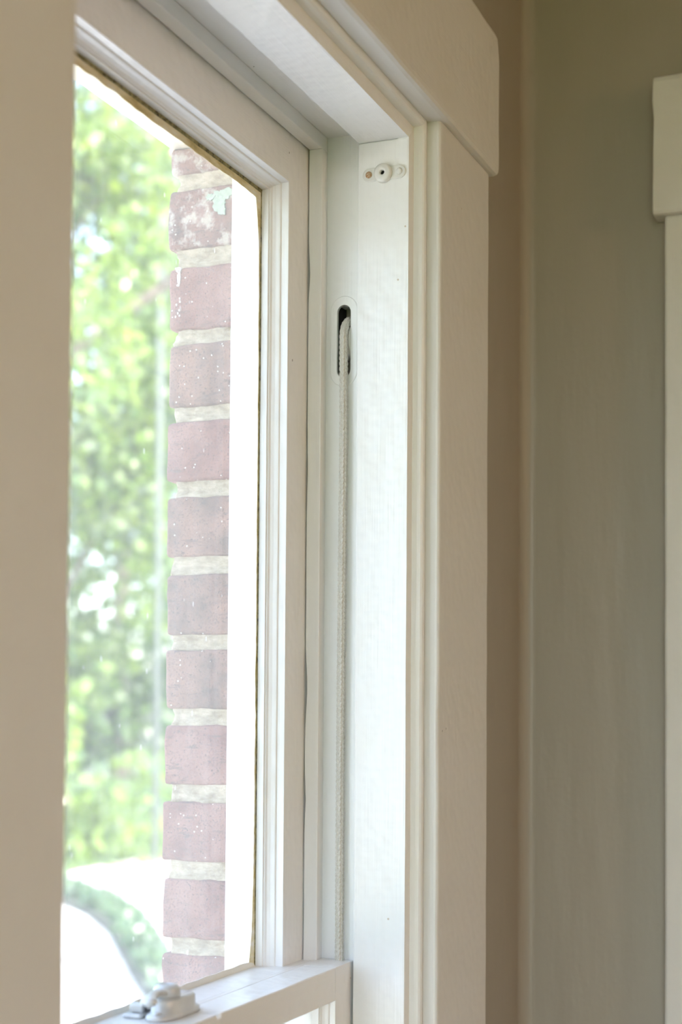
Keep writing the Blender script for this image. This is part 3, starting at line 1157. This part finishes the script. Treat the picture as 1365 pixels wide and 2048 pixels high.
# courses: (z0, z1) of each brick from the lintel down
courses = [(2.1310, 2.1590), (2.0486, 2.1130)] + [(bots[i], tops[i - 1]) for i in range(2, 11)]
z = 1.2914
while z > SILL + 0.05:
    courses.append((z - 0.0645, z))
    z -= 0.0818
kinds = ['brick_c', 'brick_c', 'brick_a', 'brick_b', 'brick_a', 'brick_b', 'brick_b', 'brick_b', 'brick_a', 'brick_a', 'brick_a']
bricks = []
for side in (1, -1):
    for i, (z0, z1) in enumerate(courses):
        jx = 0.0025 * noise.noise(Vector((i * 3.3, side, 0)))
        jy = 0.004 * noise.noise(Vector((i * 1.7, 5, side)))
        xa, xb_ = (BRX + jx, BRX + 0.20) if side == 1 else (mx(BRX + 0.20), mx(BRX + jx))
        bm = rough_block(xa, xb_, 0.186, 0.276 + jy, z0, z1, 0.0013, i + 40 * side, 0.0045, 0.008)
        b = epart('brick', bm, kinds[i] if i < len(kinds) else 'brick_a', smooth=True)
        if side == 1:
            bricks.append(b)
    for i in range(len(courses) - 1):
        za, zb = courses[i + 1][1], courses[i][0]
        xa, xb_ = (BRX + 0.0045, BRX + 0.19) if side == 1 else (mx(BRX + 0.19), mx(BRX + 0.0045))
        bm = rough_block(xa, xb_, 0.187, 0.2700, za - 0.006, zb + 0.006, 0.0030, 90 + i * side, 0.003, 0.004)
        s = 1 if side == 1 else -1
        for v in bm.verts:        # raked joint: hollow towards the upper edge, a lip of mortar below
            if (v.co.x - (BRX + 0.0045)) * 1 < 0.02 and s == 1:
                f = (v.co.z - za) / max(zb - za, 1e-4)
                yy = (v.co.y - 0.187) / 0.08
                v.co.x += 0.004 * max(0, math.sin(math.pi * min(max(f, 0), 1) * 0.9 + 0.35)) * (0.4 + 0.6 * (1 - min(1, yy))) - 0.0028 * max(0, 1 - abs(f - 0.1) * 4)
        epart('mortar_joint', bm, 'mortar', smooth=True)
# old paint on the bricks, each a skin of its own on its brick


def blob(bm, y, z, ry, rz, x, th=0.0006, seed=0, n=22):
    c = bm.verts.new((x - th, y, z))
    ring = []
    for i in range(n):
        a = 2 * math.pi * i / n
        k = 1 + 0.5 * noise.noise(Vector((math.cos(a) * 1.6 + seed, math.sin(a) * 1.6, seed))) + 0.3 * noise.noise(Vector((math.cos(a) * 6 + seed, math.sin(a) * 6, seed)))
        ring.append((bm.verts.new((x - th, y + ry * k * math.cos(a), z + rz * k * math.sin(a))), bm.verts.new((x + 0.002, y + ry * k * math.cos(a), z + rz * k * math.sin(a)))))
    for i in range(n):
        j = (i + 1) % n
        bm.faces.new((c, ring[i][0], ring[j][0]))
        bm.faces.new((ring[i][0], ring[i][1], ring[j][1], ring[j][0]))


def face_x(i):
    return BRX + 0.0025 * noise.noise(Vector((i * 3.3, 1, 0))) - 0.0006


bm = bmesh.new()
for (y, z, ry, rz, sd) in ((0.2165, 2.0960, 0.0095, 0.0100, 4), (0.2085, 2.1030, 0.0085, 0.0060, 9), (0.2120, 2.0850, 0.0050, 0.0050, 12), (0.2260, 2.1010, 0.0050, 0.0035, 15)):
    blob(bm, y, z, ry, rz, face_x(1), 0.0003 + sd * 0.00006, sd, 40)
epart('paint_patch', bm, 'mint', bricks[1])
bm = bmesh.new()
fx = face_x(2)
blob(bm, 0.2635, 2.0180, 0.0018, 0.0085, fx, 0.0006, 2)
blob(bm, 0.2645, 2.0265, 0.0036, 0.0028, fx, 0.0006, 3)
for k in range(8):
    blob(bm, 0.262 + 0.008 * random.random(), 1.972 + 0.045 * random.random(), 0.0008, 0.0011, fx, 0.0004, k, 8)
epart('paint_drip', bm, 'splash', bricks[2])
bm = bmesh.new()
fx = face_x(3)
for k in range(7):
    blob(bm, 0.205 + 0.058 * random.random(), 1.885 + 0.055 * random.random(), 0.0005, 0.0007, fx, 0.0004, k, 8)
epart('paint_drip', bm, 'splash', bricks[3])

# backing of the outer wall away from the opening
bm = bmesh.new()
for (a, b, c, d) in ((LX - 0.15, mx(BRX) + W2, -0.5, 2.95), (BRX + W2, mx(BRX + 0.19), -0.5, 2.95), (mx(BRX) + W2, BRX + W2, 2.26, 2.95), (mx(BRX) + W2, BRX + W2, -0.5, SILL - 0.06), (BRX + 0.19, RX + 0.3, -0.5, 2.95), (mx(BRX + 0.19), BRX + 0.19, 2.26, 2.95), (mx(BRX + 0.19), BRX + 0.19, -0.5, SILL - 0.06)):
    box(bm, a, b, 0.151, 0.264, c, d)
epart('facade', bm, 'brick_a')

# ------------------------------------------------------------------ unseen lamp added behind the camera as warm fill for the room
lamp = tag(empty('fill_lamp', (1.0, -2.6, 2.75)), 'unseen globe lamp added behind the camera as warm fill', 'lamp')
bm = bmesh.new()
cyl(bm, (0, 0, 0), (0, 0, -0.03), 0.07)
o = link('canopy', bm, 'brass', lamp)
bm = bmesh.new()
cyl(bm, (0, 0, -0.03), (0, 0, -0.30), 0.008)
o = link('rod', bm, 'brass', lamp)
bm = bmesh.new()
bmesh.ops.create_uvsphere(bm, u_segments=24, v_segments=16, radius=0.16, matrix=Matrix.Translation((0, 0, -0.45)))
o = link('globe', bm, 'glow', lamp, True)

# ================================================================== OUTDOORS
GZ = -0.4
bm = bmesh.new()
bmesh.ops.create_grid(bm, x_segments=2, y_segments=2, size=60, matrix=Matrix.Translation((0, 0, GZ - 0.02)))
tag(link('ground', bm, 'lawn'), 'green lawn around the house', kind='structure')
bm = bmesh.new()
pv = [(-9, 0.8), (9, 0.8), (14.0, 3.4), (20.0, 7.6), (18.6, 9.6), (15.6, 9.4), (12.5, 10.4), (8.0, 10.5), (-9.0, 10.5)]
for zz in (GZ - 0.02, GZ + 0.01):
    pass
top = [bm.verts.new((x, y, GZ + 0.01)) for x, y in pv]
bot = [bm.verts.new((x, y, GZ - 0.05)) for x, y in pv]
bm.faces.new(top)
for i in range(len(pv)):
    j = (i + 1) % len(pv)
    bm.faces.new((top[i], top[j], bot[j], bot[i]))
tag(link('driveway', bm, 'concrete'), 'pale concrete driveway seen low through the window', kind='structure')


def leaves(name, mat, centres, radii, count, size, parent, seed):
    """leaf sprays scattered through clumps; every leaf a bent four-sided blade"""
    r = np.random.default_rng(seed)
    cs = np.array(centres, float)
    rs = np.array(radii, float)
    wgt = rs ** 2
    ci = r.choice(len(cs), count, p=wgt / wgt.sum())
    d = r.normal(size=(count, 3))
    d /= np.linalg.norm(d, axis=1)[:, None]
    p = cs[ci] + d * (rs[ci] * r.uniform(0.35, 1.0, count) ** 0.5)[:, None]
    u = r.normal(size=(count, 3))
    u /= np.linalg.norm(u, axis=1)[:, None]
    w = np.cross(u, r.normal(size=(count, 3)))
    w /= np.linalg.norm(w, axis=1)[:, None]
    nrm = np.cross(u, w)
    L = size * r.uniform(0.6, 1.3, count)[:, None]
    v = np.empty((count, 4, 3))
    v[:, 0] = p - u * L * 0.5
    v[:, 1] = p + w * L * 0.27 + nrm * L * 0.05
    v[:, 2] = p + u * L * 0.5 - nrm * L * 0.08
    v[:, 3] = p - w * L * 0.27 + nrm * L * 0.05
    me = bpy.data.meshes.new(name)
    me.vertices.add(count * 4)
    me.vertices.foreach_set('co', v.reshape(-1))
    me.loops.add(count * 4)
    me.loops.foreach_set('vertex_index', np.arange(count * 4, dtype=np.int32))
    me.polygons.add(count)
    me.polygons.foreach_set('loop_start', np.arange(0, count * 4, 4, dtype=np.int32))
    me.update(calc_edges=True)
    me.materials.append(M[mat])
    o = bpy.data.objects.new(name, me)
    COL.objects.link(o)
    o.parent = parent
    o['kind'] = 'stuff'
    return o


def limb(bm, pts, r0, r1):
    rings = []
    n = len(pts)
    for k, p in enumerate(pts):
        p = Vector(p)
        d = (Vector(pts[min(k + 1, n - 1)]) - Vector(pts[max(k - 1, 0)])).normalized()
        a = d.orthogonal().normalized()
        b = d.cross(a)
        r = r0 + (r1 - r0) * k / (n - 1)
        rings.append([bm.verts.new(p + (a * math.cos(q) + b * math.sin(q)) * r) for q in np.linspace(0, 2 * math.pi, 8, endpoint=False)])
    for A, B in zip(rings, rings[1:]):
        best = min(range(8), key=lambda s: sum((A[i].co - B[(i + s) % 8].co).length for i in (0, 3)))
        for i in range(8):
            bm.faces.new((A[i], A[(i + 1) % 8], B[(i + 1 + best) % 8], B[(i + best) % 8]))


def tree(name, label, x, y, h, spread, base, mat, count, size, seed, group='trees beyond the window', clumps=64):
    r = random.Random(seed)
    root = tag(empty(name, (x, y, GZ)), label, 'tree', group)
    bm = bmesh.new()
    tr_ = [(0.15 * math.sin(k * 1.3 + seed), 0.12 * math.cos(k * 1.1 + seed), h * 0.8 * k / 6) for k in range(7)]
    limb(bm, tr_, 0.05 + h * 0.014, 0.03)
    for v in bm.verts[:8]:
        v.co.x *= 1.3
        v.co.y *= 1.3
    link('trunk', bm, 'bark', root, True)
    cs, rs = [], []
    for k in range(clumps):
        a = r.uniform(0, 2 * math.pi)
        t_ = r.random()
        zz = base + (h - base) * t_
        rad = spread * (0.35 + 0.65 * math.sin(math.pi * min(0.95, 0.15 + 0.8 * t_))) * math.sqrt(r.random())
        c = (rad * math.cos(a), rad * math.sin(a), zz)
        cs.append(c)
        rs.append(spread * r.uniform(0.22, 0.42))
        if k % 6 == 0:
            b = bmesh.new()
            s = min(5, max(1, int(zz / (h * 0.8) * 6) - 1))
            p0 = Vector(tr_[s])
            mid = (p0 + Vector(c)) / 2 + Vector((0, 0, 0.2))
            limb(b, [p0, mid, c], 0.045, 0.012)
            link('branch', b, 'bark', root, True)
    leaves('foliage', mat, cs, rs, count, size, root, seed)
    return root


def at(az_deg, dist_):
    a = math.radians(az_deg)
    return dist_ * math.cos(a), -0.525 + dist_ * math.sin(a)


specs = [('leafy_tree', 'tall lime green tree straight ahead in the window, nearest the driveway', 33.3, 20.8, 10.8, 2.5, 0.0, 'leaf_lime', 15000, 0.23, 1),
         ('leafy_tree', 'tall mid green tree hidden mostly behind the brick jamb', 12.0, 21.5, 10.5, 2.5, 0.0, 'leaf_mid', 4000, 0.27, 5),
         ('leafy_tree', 'tall cool green tree hidden mostly behind the left casing', 52.5, 21.0, 10.0, 2.5, 0.0, 'leaf_cool', 4000, 0.27, 3),
         ('leafy_tree', 'tall shaded tree farther back, showing left of the lime green tree', 38.6, 33.5, 15.0, 2.7, 0.2, 'leaf_mid', 9000, 0.32, 14),
         ('leafy_tree', 'tall shaded tree farther back, showing beside the pole', 24.2, 33.0, 14.5, 2.7, 0.2, 'leaf_cool', 9000, 0.32, 15),
         ('leafy_tree', 'tallest dark tree at the very back behind the lime green tree', 30.0, 46.0, 20.0, 4.6, 0.3, 'leaf_mid', 14000, 0.42, 4)]
for nm, lab, az, ds, h, sp_, base, mt, cnt, sz, sd in specs:
    x, y = at(az, ds)
    tree(nm, lab, x, y, h, sp_, base, mt, cnt, sz, sd)
# near tree whose crown hangs into the upper part of the view
x, y = at(23.5, 10.5)
root = tag(empty('overhanging_tree', (x, y, GZ)), 'near tree with a dark slanting branch crossing the upper window view', 'tree', 'trees beyond the window')
bm = bmesh.new()
limb(bm, [(0, 0, 0), (0.05, 0.02, 1.4), (-0.03, 0.05, 2.8), (0.02, 0.0, 4.2), (0.1, 0.1, 6.0)], 0.17, 0.06)
link('trunk', bm, 'bark', root, True)
bm = bmesh.new()
limb(bm, [(-0.03, 0.05, 5.4), (-0.35, 0.60, 5.0), (-0.65, 1.10, 4.55), (-0.95, 1.55, 4.1), (-1.25, 2.05, 3.8)], 0.055, 0.018)
link('branch', bm, 'bark', root, True)
cs, rs = [], []
r = random.Random(5)
for k in range(16):
    s = r.random()
    cs.append((-0.1 - 1.2 * s + r.uniform(-0.3, 0.3), 0.2 + 1.9 * s + r.uniform(-0.3, 0.3), 5.6 - 1.9 * s + r.uniform(-0.4, 0.5)))
    rs.append(r.uniform(0.22, 0.42))
leaves('foliage', 'leaf_lime', cs, rs, 900, 0.13, root, 77)

# curved planting bed across the driveway with low dark ground cover
bed = [at(34.0, 17.2), at(32.0, 16.2), at(30.6, 15.0), at(29.7, 13.7), at(29.2, 12.4), at(28.6, 11.2), at(27.6, 10.0)]
bm = bmesh.new()
la, lb = [], []
for k, (x, y) in enumerate(bed):
    q = Vector(bed[min(k + 1, len(bed) - 1)]) - Vector(bed[max(k - 1, 0)])
    nrm = Vector((-q.y, q.x)).normalized() * 0.16
    la.append((x + nrm.x, y + nrm.y))
    lb.append((x - nrm.x, y - nrm.y))
out = la + lb[::-1]
tp = [bm.verts.new((x, y, GZ + 0.07)) for x, y in out]
bt = [bm.verts.new((x, y, GZ - 0.02)) for x, y in out]
nb = len(la)
for k in range(nb - 1):
    bm.faces.new((tp[k], tp[k + 1], tp[2 * nb - 2 - k], tp[2 * nb - 1 - k]))
for i in range(len(out)):
    j = (i + 1) % len(out)
    bm.faces.new((tp[i], tp[j], bt[j], bt[i]))
bedo = tag(link('planting_bed', bm, 'soil'), 'dark curved planting strip crossing the pale driveway', 'planting bed')
cs = []
for (x, y), (x2, y2) in zip(bed, bed[1:]):
    for s in np.linspace(0, 1, 8):
        cs.append((x + (x2 - x) * s, y + (y2 - y) * s, GZ + 0.14))
leaves('ground_cover', 'leaf_cool', cs, [0.15] * len(cs), 2200, 0.09, bedo, 500)

# slim pale pole beside the driveway
px_, py_ = at(28.75, 17.5)
pole = tag(empty('pole', (px_, py_, GZ)), 'slim pale metal pole standing among the leaves beside the brick jamb', 'pole')
bm = bmesh.new()
cyl(bm, (0, 0, 0), (0, 0, 7.6), 0.036, 0.028, 16)
link('shaft', bm, 'pole', pole, True)
bm = bmesh.new()
cyl(bm, (0, 0, 0.0), (0, 0, 0.06), 0.11, 0.10, 16)
link('base_plate', bm, 'pole', pole)
bm = bmesh.new()
lathe(bm, [(0.028, 7.6), (0.036, 7.62), (0.02, 7.66), (0.0001, 7.68)], (0, 0, 0), (0, 0, 1), 16)
link('cap', bm, 'pole', pole, True)
